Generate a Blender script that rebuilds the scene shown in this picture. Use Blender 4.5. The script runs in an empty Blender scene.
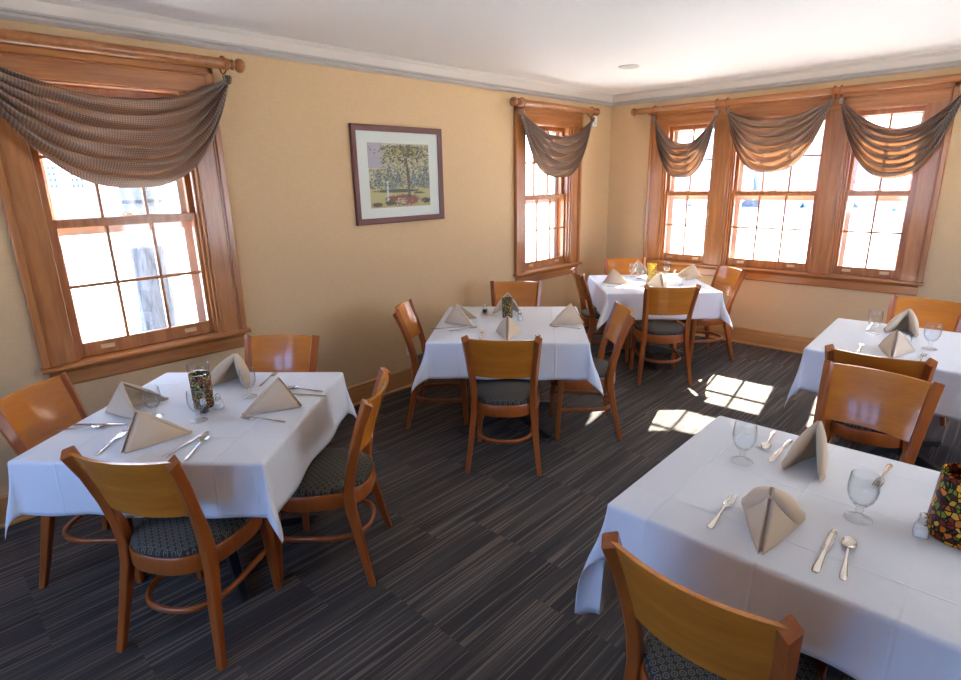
import bpy, bmesh, math, random
from math import sin, cos, pi, radians, sqrt, hypot, floor
from mathutils import Vector, Matrix

random.seed(7)
S = bpy.context.scene
COL = S.collection

# ------------------------------------------------------------------ materials
def new_mat(name):
    m = bpy.data.materials.new(name); m.use_nodes = True
    nt = m.node_tree; nt.nodes.clear()
    out = nt.nodes.new('ShaderNodeOutputMaterial')
    return m, nt, out

class N:
    """tiny node helper"""
    def __init__(s, nt): s.nt = nt
    def n(s, t, **k):
        nd = s.nt.nodes.new(t)
        for a, b in k.items(): setattr(nd, a, b)
        return nd
    def l(s, a, b): s.nt.links.new(a, b)
    def val(s, sock, v):
        if hasattr(v, 'is_linked') or hasattr(v, 'links'): s.l(v, sock)
        else: sock.default_value = v
    def math(s, op, a, b=0.0, c=0.0):
        nd = s.n('ShaderNodeMath', operation=op)
        s.val(nd.inputs[0], a); s.val(nd.inputs[1], b); s.val(nd.inputs[2], c)
        return nd.outputs[0]
    def mix(s, f, a, b):
        nd = s.n('ShaderNodeMix', data_type='RGBA')
        s.val(nd.inputs['Factor'], f); s.val(nd.inputs[6], a); s.val(nd.inputs[7], b)
        return nd.outputs[2]
    def ramp(s, f, stops, interp='LINEAR'):
        nd = s.n('ShaderNodeValToRGB'); cr = nd.color_ramp; cr.interpolation = interp
        while len(cr.elements) < len(stops): cr.elements.new(0.5)
        for e, (p, c) in zip(cr.elements, stops): e.position = p; e.color = c
        s.l(f, nd.inputs[0]); return nd.outputs[0]
    def noise(s, vec, scale, detail=4, rough=.55):
        nd = s.n('ShaderNodeTexNoise'); nd.inputs['Scale'].default_value = scale
        nd.inputs['Detail'].default_value = detail; nd.inputs['Roughness'].default_value = rough
        if vec is not None: s.l(vec, nd.inputs['Vector'])
        return nd.outputs['Fac']
    def coords(s, kind='Object'): return s.n('ShaderNodeTexCoord').outputs[kind]
    def sep(s, v):
        nd = s.n('ShaderNodeSeparateXYZ'); s.l(v, nd.inputs[0]); return nd.outputs
    def comb(s, x, y, z):
        nd = s.n('ShaderNodeCombineXYZ'); s.val(nd.inputs[0], x); s.val(nd.inputs[1], y); s.val(nd.inputs[2], z); return nd.outputs[0]
    def bump(s, h, strength=.3, dist=.002):
        nd = s.n('ShaderNodeBump'); nd.inputs['Strength'].default_value = strength
        nd.inputs['Distance'].default_value = dist; s.l(h, nd.inputs['Height']); return nd.outputs[0]
    def bsdf(s, col, rough=.5, metal=0., **k):
        nd = s.n('ShaderNodeBsdfPrincipled')
        s.val(nd.inputs['Base Color'], col); s.val(nd.inputs['Roughness'], rough); nd.inputs['Metallic'].default_value = metal
        for a, b in k.items(): s.val(nd.inputs[a.replace('_', ' ')], b)
        return nd
def C4(r, g, b): return (r, g, b, 1.)

def plain(name, col, rough=.5, metal=0., **k):
    m, nt, out = new_mat(name); h = N(nt)
    b = h.bsdf(C4(*col), rough, metal, **k); h.l(b.outputs[0], out.inputs[0]); return m

def wood(name, dark, light, rough=.32, axis='Z', scale=1., coat=.25):
    m, nt, out = new_mat(name); h = N(nt)
    x, y, z = h.sep(h.coords('Object'))
    st = {'X': (1.2, 16, 16), 'Y': (16, 1.2, 16), 'Z': (16, 16, 1.2)}[axis]
    v = h.comb(h.math('MULTIPLY', x, st[0]*scale), h.math('MULTIPLY', y, st[1]*scale), h.math('MULTIPLY', z, st[2]*scale))
    n1 = h.noise(v, 1.6, 6, .6); n2 = h.noise(v, 9., 3, .6)
    f = h.math('ADD', h.math('MULTIPLY', n1, .75), h.math('MULTIPLY', n2, .25))
    c = h.ramp(f, [(.3, C4(*dark)), (.68, C4(*light))])
    b = h.bsdf(c, rough, Coat_Weight=coat, Coat_Roughness=.12, Specular_IOR_Level=.4)
    h.l(h.bump(n2, .08, .001), b.inputs['Normal']); h.l(b.outputs[0], out.inputs[0]); return m

M = {}
M['trim_v'] = wood('varnished_trim_upright', (.25, .083, .020), (.48, .185, .050), .32, 'Z')
M['trim_x'] = wood('varnished_trim_along_x', (.25, .083, .020), (.48, .185, .050), .32, 'X')
M['trim_y'] = wood('varnished_trim_along_y', (.25, .083, .020), (.48, .185, .050), .32, 'Y')
M['base_x'] = wood('baseboard_wood_x', (.34, .150, .042), (.50, .24, .075), .4, 'X')
M['base_y'] = wood('baseboard_wood_y', (.34, .150, .042), (.50, .24, .075), .4, 'Y')
M['rod'] = wood('rod_wood', (.25, .085, .022), (.42, .165, .048), .3, 'X')
M['chair'] = wood('cherry_chair_frame', (.245, .056, .009), (.36, .095, .017), .3, 'Z', 1., .25)
M['panel'] = wood('honey_veneer', (.42, .125, .011), (.57, .195, .020), .24, 'X', .7, .35)
M['paint'] = plain('white_paint', (.62, .55, .47), .5)  # white trim paint with tan bounce from the wallpaper mixed into its colour
M['moulding'] = plain('shaded_moulding_paint', (.44, .395, .34), .5)  # grey is the bead's shading, put into the paint colour
M['ceiling'] = plain('ceiling_paint', (.88, .86, .82), .7)
M['iron'] = plain('black_iron', (.012, .012, .013), .35)
M['brass'] = plain('pale_brass', (.62, .42, .22), .35, .6)
M['steel'] = plain('stainless_steel', (.62, .60, .57), .2, 1.)
M['chrome'] = plain('chrome', (.7, .7, .7), .12, 1.)
M['frame'] = plain('mahogany_frame', (.13, .045, .032), .35)
M['mat'] = plain('cream_mat', (.76, .76, .67), .8)
M['plastic'] = plain('white_plastic', (.75, .73, .68), .45)
M['grille'] = plain('speaker_grille', (.55, .57, .54), .6)
M['salt'] = plain('salt', (.9, .9, .88), .8)
M['pepper'] = plain('pepper', (.06, .055, .05), .8)
M['snow'] = plain('snow_ground', (.84, .83, .81), .8)
M['table'] = plain('table_board', (.20, .10, .05), .5)
M['storm'] = plain('storm_frame', (.78, .80, .80), .5)
M['bldg'] = plain('white_render', (.78, .80, .82), .8)
M['bwin'] = plain('blue_grey_panes', (.055, .085, .11), 1., 0., Specular_IOR_Level=0.)
M['twig'] = plain('hazed_twigs', (.62, .66, .72), .95)  # pale tone is distance haze painted into the twig colour

def mk_wall():
    m, nt, out = new_mat('grasscloth_wallpaper'); h = N(nt)
    p = h.n('ShaderNodeNewGeometry').outputs['Position']; x, y, z = h.sep(p)
    a = h.math('ADD', x, y)
    n1 = h.noise(h.comb(h.math('MULTIPLY', a, 14), 0., h.math('MULTIPLY', z, 190)), 1., 2)
    n2 = h.noise(h.comb(h.math('MULTIPLY', a, 190), 3., h.math('MULTIPLY', z, 14)), 1., 2)
    f = h.math('MULTIPLY', h.math('ADD', n1, n2), .5)
    c = h.ramp(f, [(.25, C4(.545, .355, .175)), (.75, C4(.635, .43, .225))])
    b = h.bsdf(c, .75); h.l(h.bump(f, .12, .002), b.inputs['Normal']); h.l(b.outputs[0], out.inputs[0]); return m
M['wall'] = mk_wall()

def mk_carpet():
    m, nt, out = new_mat('striped_carpet_tiles'); h = N(nt)
    p = h.n('ShaderNodeNewGeometry').outputs['Position']; x, y, z = h.sep(p)
    T = .63
    tx = h.math('FLOOR', h.math('DIVIDE', h.math('SUBTRACT', x, 1.84), T))
    off = h.math('MULTIPLY', h.math('FRACT', h.math('MULTIPLY', h.math('ABSOLUTE', tx), .37)), T)
    ty = h.math('FLOOR', h.math('DIVIDE', h.math('ADD', h.math('ADD', y, 4.315), off), T))
    wn = h.n('ShaderNodeTexWhiteNoise', noise_dimensions='2D'); h.l(h.comb(tx, ty, 0.), wn.inputs['Vector'])
    r = wn.outputs['Value']
    xs = h.math('ADD', x, h.math('MULTIPLY', r, 37.))
    def stripes(fx, fy, sc): return h.noise(h.comb(h.math('MULTIPLY', xs, fx), h.math('MULTIPLY', y, fy), h.math('MULTIPLY', r, 9.)), sc, 1, .5)
    a = stripes(32., .8, 1.); b_ = stripes(80., 1.0, 1.); c_ = stripes(12., .5, 1.)
    base = h.ramp(h.math('ADD', h.math('MULTIPLY', c_, .55), h.math('MULTIPLY', a, .45)),
                  [(.34, C4(.030, .024, .022)), (.5, C4(.050, .041, .036)), (.66, C4(.080, .066, .056))])
    thin = h.ramp(b_, [(.555, C4(0, 0, 0)), (.61, C4(1, 1, 1))])
    c1 = h.mix(h.math('MULTIPLY', thin, .55), base, C4(.23, .185, .135))
    dk = h.ramp(stripes(60., 1.3, 1.3), [(.36, C4(1, 1, 1)), (.42, C4(0, 0, 0))])
    c2 = h.mix(h.math('MULTIPLY', dk, .55), c1, C4(.016, .012, .010))
    tone = h.math('ADD', h.math('MULTIPLY', r, .10), .95)
    hs = h.n('ShaderNodeHueSaturation'); h.l(c2, hs.inputs['Color']); h.l(tone, hs.inputs['Value'])
    fine = h.noise(p, 260., 2)
    cc = h.mix(h.math('MULTIPLY', fine, .35), hs.outputs[0], C4(.026, .020, .017))
    b = h.bsdf(cc, .95); h.l(h.bump(fine, .5, .004), b.inputs['Normal']); h.l(b.outputs[0], out.inputs[0]); return m
M['carpet'] = mk_carpet()

def mk_cloth():
    m, nt, out = new_mat('white_table_linen'); h = N(nt)
    x, y, z = h.sep(h.coords('Object'))
    def crease(c, pos):
        d = h.math('ABSOLUTE', h.math('SUBTRACT', c, pos))
        return h.math('MAXIMUM', h.math('SUBTRACT', 1., h.math('DIVIDE', d, .006)), 0.)
    hsum = crease(x, .0)
    for c, p in ((x, .31), (x, -.31), (y, .02), (y, .33), (y, -.30)): hsum = h.math('ADD', hsum, crease(c, p))
    wr = h.noise(h.coords('Object'), 5., 3)
    hh = h.math('ADD', h.math('MULTIPLY', hsum, .5), h.math('MULTIPLY', wr, 1.2))
    b = h.bsdf(C4(.735, .755, .79), .75)
    h.l(h.bump(hh, .8, .005), b.inputs['Normal'])
    t = h.n('ShaderNodeBsdfTranslucent'); t.inputs[0].default_value = C4(.8, .8, .8)
    mx = h.n('ShaderNodeMixShader'); mx.inputs[0].default_value = .10
    h.l(b.outputs[0], mx.inputs[1]); h.l(t.outputs[0], mx.inputs[2]); h.l(mx.outputs[0], out.inputs[0]); return m
M['cloth'] = mk_cloth()

def mk_napkin():
    m, nt, out = new_mat('tan_napkin'); h = N(nt)
    n = h.noise(h.coords('Object'), 600., 1)
    c = h.mix(n, C4(.53, .405, .275), C4(.61, .475, .335))
    b = h.bsdf(c, .85); h.l(h.bump(n, .2, .0006), b.inputs['Normal']); h.l(b.outputs[0], out.inputs[0]); return m
M['napkin'] = mk_napkin()

def mk_swag():
    m, nt, out = new_mat('checked_swag_fabric'); h = N(nt)
    u, v, w = h.sep(h.coords('UV'))
    def sq(c, f): return h.math('GREATER_THAN', h.math('FRACT', h.math('MULTIPLY', c, f)), .5)
    f = 78.
    a, b_ = sq(u, f), sq(v, f)
    both = h.math('MULTIPLY', h.math('ADD', a, b_), .5)
    col = h.ramp(both, [(.0, C4(.50, .40, .32)), (.5, C4(.26, .205, .165)), (1., C4(.105, .082, .068))], 'CONSTANT')
    nd = nt.nodes[-1]
    for e, p in zip(nd.color_ramp.elements, (0., .25, .75)): e.position = p
    d = h.bsdf(col, .7)
    t = h.n('ShaderNodeBsdfTranslucent'); h.l(h.mix(.55, col, C4(.70, .43, .25)), t.inputs[0])
    mx = h.n('ShaderNodeMixShader'); mx.inputs[0].default_value = .45
    h.l(d.outputs[0], mx.inputs[1]); h.l(t.outputs[0], mx.inputs[2]); h.l(mx.outputs[0], out.inputs[0]); return m
M['swag'] = mk_swag()

def mk_seat():
    m, nt, out = new_mat('patterned_upholstery'); h = N(nt)
    x, y, z = h.sep(h.coords('Object'))
    k = 32.
    p = h.math('MULTIPLY', h.math('ADD', x, y), k); q = h.math('MULTIPLY', h.math('SUBTRACT', x, y), k)
    fp = h.math('SUBTRACT', h.math('FRACT', p), .5); fq = h.math('SUBTRACT', h.math('FRACT', q), .5)
    r = h.math('SQRT', h.math('ADD', h.math('MULTIPLY', fp, fp), h.math('MULTIPLY', fq, fq)))
    ring = h.math('LESS_THAN', h.math('ABSOLUTE', h.math('SUBTRACT', r, .35)), .075)
    dot = h.math('LESS_THAN', r, .12)
    f = h.math('MAXIMUM', ring, dot)
    c = h.mix(f, C4(.020, .020, .018), C4(.125, .110, .078))
    b = h.bsdf(c, .85); h.l(b.outputs[0], out.inputs[0]); return m
M['seat'] = mk_seat()

def mk_glass():
    m, nt, out = new_mat('clear_glass'); h = N(nt)
    g = h.n('ShaderNodeBsdfGlossy'); g.inputs['Roughness'].default_value = .03
    t = h.n('ShaderNodeBsdfTransparent'); t.inputs[0].default_value = C4(.965, .975, .98)
    fr = h.n('ShaderNodeLayerWeight'); fc = h.math('ADD', h.math('MULTIPLY', h.math('POWER', fr.outputs['Facing'], 3.6), .8), .035); ed = h.math('POWER', fr.outputs['Facing'], 5.); h.l(h.mix(ed, C4(.97, .98, .985), C4(.42, .45, .47)), t.inputs[0])
    mx = h.n('ShaderNodeMixShader'); h.l(fc, mx.inputs[0])
    h.l(t.outputs[0], mx.inputs[1]); h.l(g.outputs[0], mx.inputs[2]); h.l(mx.outputs[0], out.inputs[0]); return m
M['glass'] = mk_glass()

def mk_pane():
    m, nt, out = new_mat('window_pane'); h = N(nt)
    g = h.n('ShaderNodeBsdfGlossy'); g.inputs['Roughness'].default_value = .02
    t = h.n('ShaderNodeBsdfTransparent'); t.inputs[0].default_value = C4(.97, .98, .98)
    fr = h.n('ShaderNodeLayerWeight'); fc = h.math('ADD', h.math('MULTIPLY', h.math('POWER', fr.outputs['Facing'], 5.), .6), .03)
    mx = h.n('ShaderNodeMixShader'); h.l(fc, mx.inputs[0])
    h.l(t.outputs[0], mx.inputs[1]); h.l(g.outputs[0], mx.inputs[2]); h.l(mx.outputs[0], out.inputs[0]); return m
M['pane'] = mk_pane()

def mk_mosaic(name, stops, scale, trans):
    m, nt, out = new_mat(name); h = N(nt)
    co = h.coords('Object')
    vo = h.n('ShaderNodeTexVoronoi'); vo.inputs['Scale'].default_value = scale; h.l(co, vo.inputs['Vector'])
    ve = h.n('ShaderNodeTexVoronoi', feature='DISTANCE_TO_EDGE'); ve.inputs['Scale'].default_value = scale; h.l(co, ve.inputs['Vector'])
    r = h.sep(vo.outputs['Color'])[0]
    c = h.ramp(r, stops, 'CONSTANT')
    g = h.math('LESS_THAN', ve.outputs['Distance'], .09)
    c = h.mix(g, c, C4(.015, .010, .008))
    b = h.bsdf(c, .18); t = h.n('ShaderNodeBsdfTranslucent'); h.l(c, t.inputs[0])
    mx = h.n('ShaderNodeMixShader'); mx.inputs[0].default_value = trans
    h.l(b.outputs[0], mx.inputs[1]); h.l(t.outputs[0], mx.inputs[2]); h.l(mx.outputs[0], out.inputs[0]); return m
M['mosaic'] = mk_mosaic('red_green_mosaic', [(0., C4(.30, .03, .016)), (.2, C4(.78, .20, .015)), (.42, C4(.17, .22, .015)), (.58, C4(.90, .48, .03)), (.74, C4(.10, .012, .012)), (.88, C4(.30, .30, .03))], 62., .35)
M['mosaic_fine'] = mk_mosaic('small_piece_mosaic', [(0., C4(.42, .11, .09)), (.18, C4(.66, .30, .09)), (.36, C4(.30, .33, .08)), (.54, C4(.80, .60, .16)), (.74, C4(.26, .13, .12)), (.88, C4(.50, .52, .18))], 95., .4)
M['mosaic_gold'] = mk_mosaic('gold_mosaic', [(0., C4(.75, .45, .06)), (.3, C4(.80, .62, .12)), (.6, C4(.55, .28, .03)), (.8, C4(.70, .60, .20))], 75., .6)

def mk_bark():
    m, nt, out = new_mat('grey_bark'); h = N(nt)
    x, y, z = h.sep(h.coords('Object'))
    n = h.noise(h.comb(h.math('MULTIPLY', x, 9), h.math('MULTIPLY', y, 9), h.math('MULTIPLY', z, 1.6)), 1.5, 6, .65)
    b = h.bsdf(h.ramp(n, [(.38, C4(.018, .021, .026)), (.68, C4(.095, .10, .11))]), .9)
    h.l(h.bump(n, .8, .04), b.inputs['Normal']); h.l(b.outputs[0], out.inputs[0]); return m
M['bark'] = mk_bark()

def mk_attr(name):
    m, nt, out = new_mat(name); h = N(nt)
    a = h.n('ShaderNodeVertexColor'); a.layer_name = 'paint'
    b = h.bsdf(a.outputs[0], .5); h.l(b.outputs[0], out.inputs[0]); return m
M['art'] = mk_attr('woodland_print')

# ------------------------------------------------------------------ mesh helpers
class MB:
    def __init__(s): s.v = []; s.f = []; s.uv = None
    def add(s, vs, fs):
        b = len(s.v); s.v += [tuple(p) for p in vs]; s.f += [tuple(b+i for i in f) for f in fs]; return s
    def box(s, x0, x1, y0, y1, z0, z1, T=None, ch=0.):
        if ch > 0:
            bm = bmesh.new(); bmesh.ops.create_cube(bm, size=1.)
            for v in bm.verts: v.co = Vector(((x0+x1)/2+v.co.x*(x1-x0), (y0+y1)/2+v.co.y*(y1-y0), (z0+z1)/2+v.co.z*(z1-z0)))
            bmesh.ops.bevel(bm, geom=list(bm.edges), offset=ch, segments=1, affect='EDGES')
            bm.verts.index_update()
            vs = [tuple(v.co) for v in bm.verts]; fs = [tuple(v.index for v in f.verts) for f in bm.faces]; bm.free()
        else:
            vs = [(x, y, z) for z in (z0, z1) for y in (y0, y1) for x in (x0, x1)]
            fs = [(0, 2, 3, 1), (4, 5, 7, 6), (0, 1, 5, 4), (2, 6, 7, 3), (0, 4, 6, 2), (1, 3, 7, 5)]
        if T: vs = [T(*p) for p in vs]
        return s.add(vs, fs)
    def loft(s, rings, cap=True, closed=False):
        n = len(rings[0]); vs = [p for r in rings for p in r]; fs = []
        R = len(rings)
        for i in range(R if closed else R-1):
            j = (i+1) % R
            for k in range(n):
                l = (k+1) % n; fs.append((i*n+k, i*n+l, j*n+l, j*n+k))
        if cap and not closed:
            fs.append(tuple(range(n-1, -1, -1))); fs.append(tuple((R-1)*n+k for k in range(n)))
        return s.add(vs, fs)
    def lathe(s, prof, n=24, cx=0., cy=0., T=None, cap=True):
        rings = [[(cx+r*cos(2*pi*k/n), cy+r*sin(2*pi*k/n), z) for k in range(n)] for r, z in prof]
        if T: rings = [[T(*p) for p in r] for r in rings]
        return s.loft(rings, cap)
    def tube(s, path, r, n=10, closed=False, up=(0, 0, 1), sq=1.):
        P = [Vector(p) for p in path]; rings = []; L = len(P)
        for i, p in enumerate(P):
            a = P[(i-1) % L] if (closed or i > 0) else p; b = P[(i+1) % L] if (closed or i < L-1) else p
            t = (b-a).normalized(); u = Vector(up)
            if abs(t.dot(u)) > .95: u = Vector((1, 0, 0))
            sd = t.cross(u).normalized(); u2 = sd.cross(t)
            rr = r[i] if isinstance(r, (list, tuple)) else r
            rings.append([p+sd*(rr*cos(2*pi*k/n))+u2*(rr*sq*sin(2*pi*k/n)) for k in range(n)])
        return s.loft(rings, not closed, closed)
    def grid(s, fn, nu, nv, uvfn=None):
        vs = [fn(i/nu, j/nv) for j in range(nv+1) for i in range(nu+1)]
        fs = [(j*(nu+1)+i, j*(nu+1)+i+1, (j+1)*(nu+1)+i+1, (j+1)*(nu+1)+i) for j in range(nv) for i in range(nu)]
        if uvfn:
            s.uv = (s.uv or []) + [uvfn(i/nu, j/nv) for j in range(nv+1) for i in range(nu+1)]
        return s.add(vs, fs)
    def mesh(s, name, mat, sharp=35., fix=True):
        me = bpy.data.meshes.new(name); me.from_pydata(s.v, [], s.f)
        if s.uv:
            ul = me.uv_layers.new(name='UVMap')
            for lp in me.loops: ul.data[lp.index].uv = s.uv[lp.vertex_index]
        if fix:
            bm = bmesh.new(); bm.from_mesh(me); bmesh.ops.recalc_face_normals(bm, faces=bm.faces); bm.to_mesh(me); bm.free()
        if sharp is None: me.shade_flat()
        else:
            me.shade_smooth(); me.set_sharp_from_angle(angle=radians(sharp))
        me.materials.append(mat); me.update(); return me
    def obj(s, name, mat, parent=None, sharp=35., fix=True):
        return link(name, s.mesh(name, mat, sharp, fix), parent)

def link(name, data, parent=None):
    o = bpy.data.objects.new(name, data); COL.objects.link(o)
    if parent is not None: o.parent = parent
    return o
def tag(o, label=None, cat=None, group=None, kind=None):
    for k, v in (('label', label), ('category', cat), ('group', group), ('kind', kind)):
        if v: o[k] = v
    return o
def empty(name, loc=(0, 0, 0), rz=0.):
    o = link(name, None); o.location = loc; o.rotation_euler = (0, 0, rz); o.empty_display_size = .1; return o
def kids(o): return [c for c in bpy.data.objects if c.parent == o]
def copy_tree(o, parent=None):
    c = o.copy(); COL.objects.link(c)
    if parent is not None: c.parent = parent
    for ch in kids(o): copy_tree(ch, c)
    return c
def place(o, x, y, z, deg):
    o.location = (x, y, z); o.rotation_euler = (0, 0, radians(deg)); return o

# ------------------------------------------------------------------ room shell
XR, YB, ZC = 5.6, -8.5, 2.66          # right wall, rear wall, ceiling
TH = .20
ZO0, ZO1 = .80, 2.285                 # window opening bottom / top
TL = lambda u, d, z: (d, u, z)        # left wall   (u = y)
TBk = lambda u, d, z: (u, -d, z)      # back wall   (u = x)
TRt = lambda u, d, z: (XR-d, u, z)    # right wall
TRr = lambda u, d, z: (u, YB+d, z)    # rear wall

def wall(name, T, u0, u1, holes):
    m = MB(); e = 0.
    us = u0
    for a, b in sorted(holes):
        m.box(us, a, -TH, 0, 0, ZC, T); m.box(a, b, -TH, 0, 0, ZO0, T); m.box(a, b, -TH, 0, ZO1, ZC, T); us = b
    m.box(us, u1, -TH, 0, 0, ZC, T)
    return tag(m.obj(name, M['wall'], None, None), kind='structure')

# window units: centre, half opening, panes across
W1 = [(-5.154, .402, 3)]; W2 = [(-1.199, .402, 3)]
WB = [(.9635, .278, 2), (1.845, .42, 3), (2.7185, .278, 2)]
WR1 = [(-7.3, .46, 3), (-6.3, .46, 3), (-5.3, .46, 3)]; WR2 = [(-3.3, .46, 3), (-2.3, .46, 3), (-1.3, .46, 3)]
WK = [(.95, .40, 3), (2.05, .40, 3), (3.15, .40, 3)]
hol = lambda W: [(c-h, c+h) for c, h, n in W]
wall('wall_left', TL, YB-TH, TH, hol(W1)+hol(W2))
wall('wall_back', TBk, 0, XR, hol(WB))
wall('wall_right', TRt, YB-TH, TH, hol(WR2))
wall('wall_rear', TRr, 0, XR, hol(WK))
tag(MB().box(-TH, XR+TH, YB-TH, TH, -.1, 0).obj('floor', M['carpet'], None, None), kind='structure')
tag(MB().box(-TH, XR+TH, YB-TH, TH, ZC, ZC+.1).obj('ceiling', M['ceiling'], None, None), kind='structure')

# unseen block with eaves added above the room to shade the ground behind
tag(MB().box(-TH, XR+TH, YB-TH, TH, ZC+.1, 5.6).loft([[(-.7, YB-.7, 5.6), (XR+.7, YB-.7, 5.6), (XR+.7, .7, 5.6), (-.7, .7, 5.6)], [(1.6, YB+2, 7.6), (XR-1.6, YB+2, 7.6), (XR-1.6, -2, 7.6), (1.6, -2, 7.6)]]).obj('roof_shade_block', M['bldg'], None, None), kind='structure')

def prism(T, prof, u0, u1):
    """profile [(d,z)] swept along u"""
    m = MB(); m.loft([[T(u0, d, z) for d, z in prof], [T(u1, d, z) for d, z in prof]]); return m
CROWN_LOW = [(0, 2.534), (.014, 2.534), (.020, 2.540), (.030, 2.548), (.030, 2.556), (.024, 2.562), (.034, 2.570), (.034, 2.580), (0, 2.580)]
FRIEZE = [(0, 2.580), (.016, 2.580), (.016, 2.636), (.030, 2.646), (.042, 2.66), (0, 2.66)]
BASE = [(0, 0), (.030, 0), (.030, .012), (.018, .022), (.018, .130), (.012, .148), (.016, .158), (.006, .172), (0, .172)]
for nm, T, a, b, w in (('left', TL, YB, 0, 'y'), ('back', TBk, 0, XR, 'x'), ('right', TRt, YB, 0, 'y'), ('rear', TRr, 0, XR, 'x')):
    tag(prism(T, BASE, a, b).obj('baseboard_'+nm, M['base_'+w], None, 20.), kind='structure')
i = 1
for T, a, b in ((TL, YB, 0), (TBk, 0, XR), (TRt, YB, 0), (TRr, 0, XR)):
    t = tag(prism(T, FRIEZE, a, b).obj('trim_%d' % i, M['paint'], None, 20.), kind='structure')
    prism(T, CROWN_LOW, a, b).obj('bead_moulding', M['moulding'], t, 20.)
    i += 1

def window(name, T, units, u0, u1, ax, simple=False):
    r = tag(empty(name), kind='structure')
    tw = M['trim_'+ax]; tv = M['trim_v']
    zt = 2.41
    # flat casings with a raised back band, a bead on the inner edge
    m = MB()
    edges = [u0] + [e for c, h, n in units for e in (c-h, c+h)] + [u1]
    for k in range(0, len(edges), 2):
        a, b = edges[k], edges[k+1]
        m.box(a, b, 0, .022, .812, ZO1 if 0 < k < len(edges)-2 else zt, T, .003)
        if k == 0: m.box(a-.012, a+.028, 0, .040, .812, zt+.012, T, .006); m.box(a+.028, a+.040, 0, .029, .812, zt, T, .003)
        if k == len(edges)-2: m.box(b-.028, b+.012, 0, .040, .812, zt+.012, T, .006); m.box(b-.040, b-.028, 0, .029, .812, zt, T, .003)
        if 0 < k < len(edges)-2: m.box(a+.03, b-.03, .02, .027, .812, ZO1, T, .003)
    m.obj('side_casing', tv, r)
    m = MB().box(u0, u1, 0, .023, ZO1-.004, zt, T, .003).box(u0-.012, u1+.012, 0, .040, zt-.028, zt+.012, T, .006).box(u0+.03, u1-.03, 0, .030, zt-.040, zt-.028, T, .003)
    m.obj('head_casing', tw, r)
    prism(T, [(-.03, .790), (.058, .790), (.066, .797), (.066, .806), (.058, .814), (-.03, .814)], u0-.022, u1+.022).obj('stool', tw, r)
    prism(T, [(0, .690), (.014, .690), (.020, .698), (.020, .765), (.034, .776), (.040, .789), (0, .789)], u0+.012, u1-.012).obj('apron', tw, r, 20.)
    jb = MB()
    for c, h, n in units:
        jb.box(c-h, c-h+.014, -TH, .004, .80, ZO1, T); jb.box(c+h-.014, c+h, -TH, .004, .80, ZO1, T)
        jb.box(c-h, c+h, -TH, .004, ZO1-.012, ZO1, T); jb.box(c-h, c+h, -TH-.04, -.028, .79, .814, T)
        for sg in (-1, 1):
            e = c+sg*(h-.014); jb.box(min(e, e-sg*.016), max(e, e-sg*.016), -.045, -.020, .814, ZO1-.012, T)
    jb.obj('jamb', tv, r, None)
    if simple:
        for c, h, n in units:
            s = MB(); w = h-.014
            s.box(c-w, c-w+.04, -.09, -.05, .814, 2.27, T); s.box(c+w-.04, c+w, -.09, -.05, .814, 2.27, T)
            for z0, z1 in ((.814, .88), (1.52, 1.57), (2.23, 2.273)): s.box(c-w, c+w, -.09, -.05, z0, z1, T)
            so = s.obj('sash', tv, r, None)
            MB().box(c-w+.03, c+w-.03, -.072, -.068, .86, 2.25, T).obj('pane', M['pane'], so, None)
        return r
    for c, h, n in units:
        w = h-.014; g = h-.051
        for kind, d0, d1, zb, zg0, zg1, zt2 in (('lower_sash', -.084, -.046, .815, .895, 1.539, 1.585), ('upper_sash', -.126, -.088, 1.540, 1.588, 2.230, 2.273)):
            s = MB()
            s.box(c-w, c-g, d0, d1, zb, zt2, T, .003); s.box(c+g, c+w, d0, d1, zb, zt2, T, .003)
            s.box(c-g, c+g, d0, d1, zb, zg0, T, .003); s.box(c-g, c+g, d0, d1, zg1, zt2, T, .003)
            for k in range(1, n):
                u = c-g+2*g*k/n; s.box(u-.009, u+.009, d0+.006, d1-.004, zg0, zg1, T, .003)
            zm = (zg0+zg1)/2; s.box(c-g, c+g, d0+.007, d1-.005, zm-.009, zm+.009, T, .003)
            so = s.obj(kind, tv, r)
            dm = (d0+d1)/2-.004
            MB().box(c-g-.006, c+g+.006, dm-.002, dm+.002, zg0-.006, zg1+.006, T).obj('pane', M['pane'], so, None)
            if kind == 'lower_sash':
                for sg in (-1, 1):
                    u = c+sg*g*.66
                    q = MB().box(u-.036, u+.036, -.046, -.042, .845, .872, T, .0015).box(u-.026, u+.026, -.042, -.034, .848, .853, T, .001)
                    tag(q.obj('sash_lift', M['brass'], so), 'pale brass sash lift')
                q = MB().box(c-.022, c+.022, -.086, -.060, 1.585, 1.592, T, .001).box(c-.006, c+.030, -.078, -.066, 1.592, 1.602, T, .002).box(c-.03, c-.018, -.075, -.069, 1.590, 1.606, T, .002)
                tag(q.obj('sash_lock', M['brass'], so), 'brass sash lock')
        st = MB()
        for a, b in ((c-h, c-h+.075), (c+h-.075, c+h)): st.box(a, b, -.185, -.160, .80, 2.28, T)
        for a, b in ((.80, .86), (1.49, 1.572), (2.22, 2.28)): st.box(c-h+.075, c+h-.075, -.185, -.160, a, b, T)
        tag(st.obj('storm_frame', M['storm'], r, None), 'pale outer storm frame')
    return r

window('window_1', TL, W1, -5.706, -4.602, 'y')
window('window_2', TL, W2, -1.757, -.641, 'y')
window('window_3', TBk, WB, .530, 3.150, 'x')
window('window_4', TRt, WR2, -3.90, -.70, 'y', True)
window('window_5', TRr, WK, .40, 3.70, 'x', True)

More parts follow.
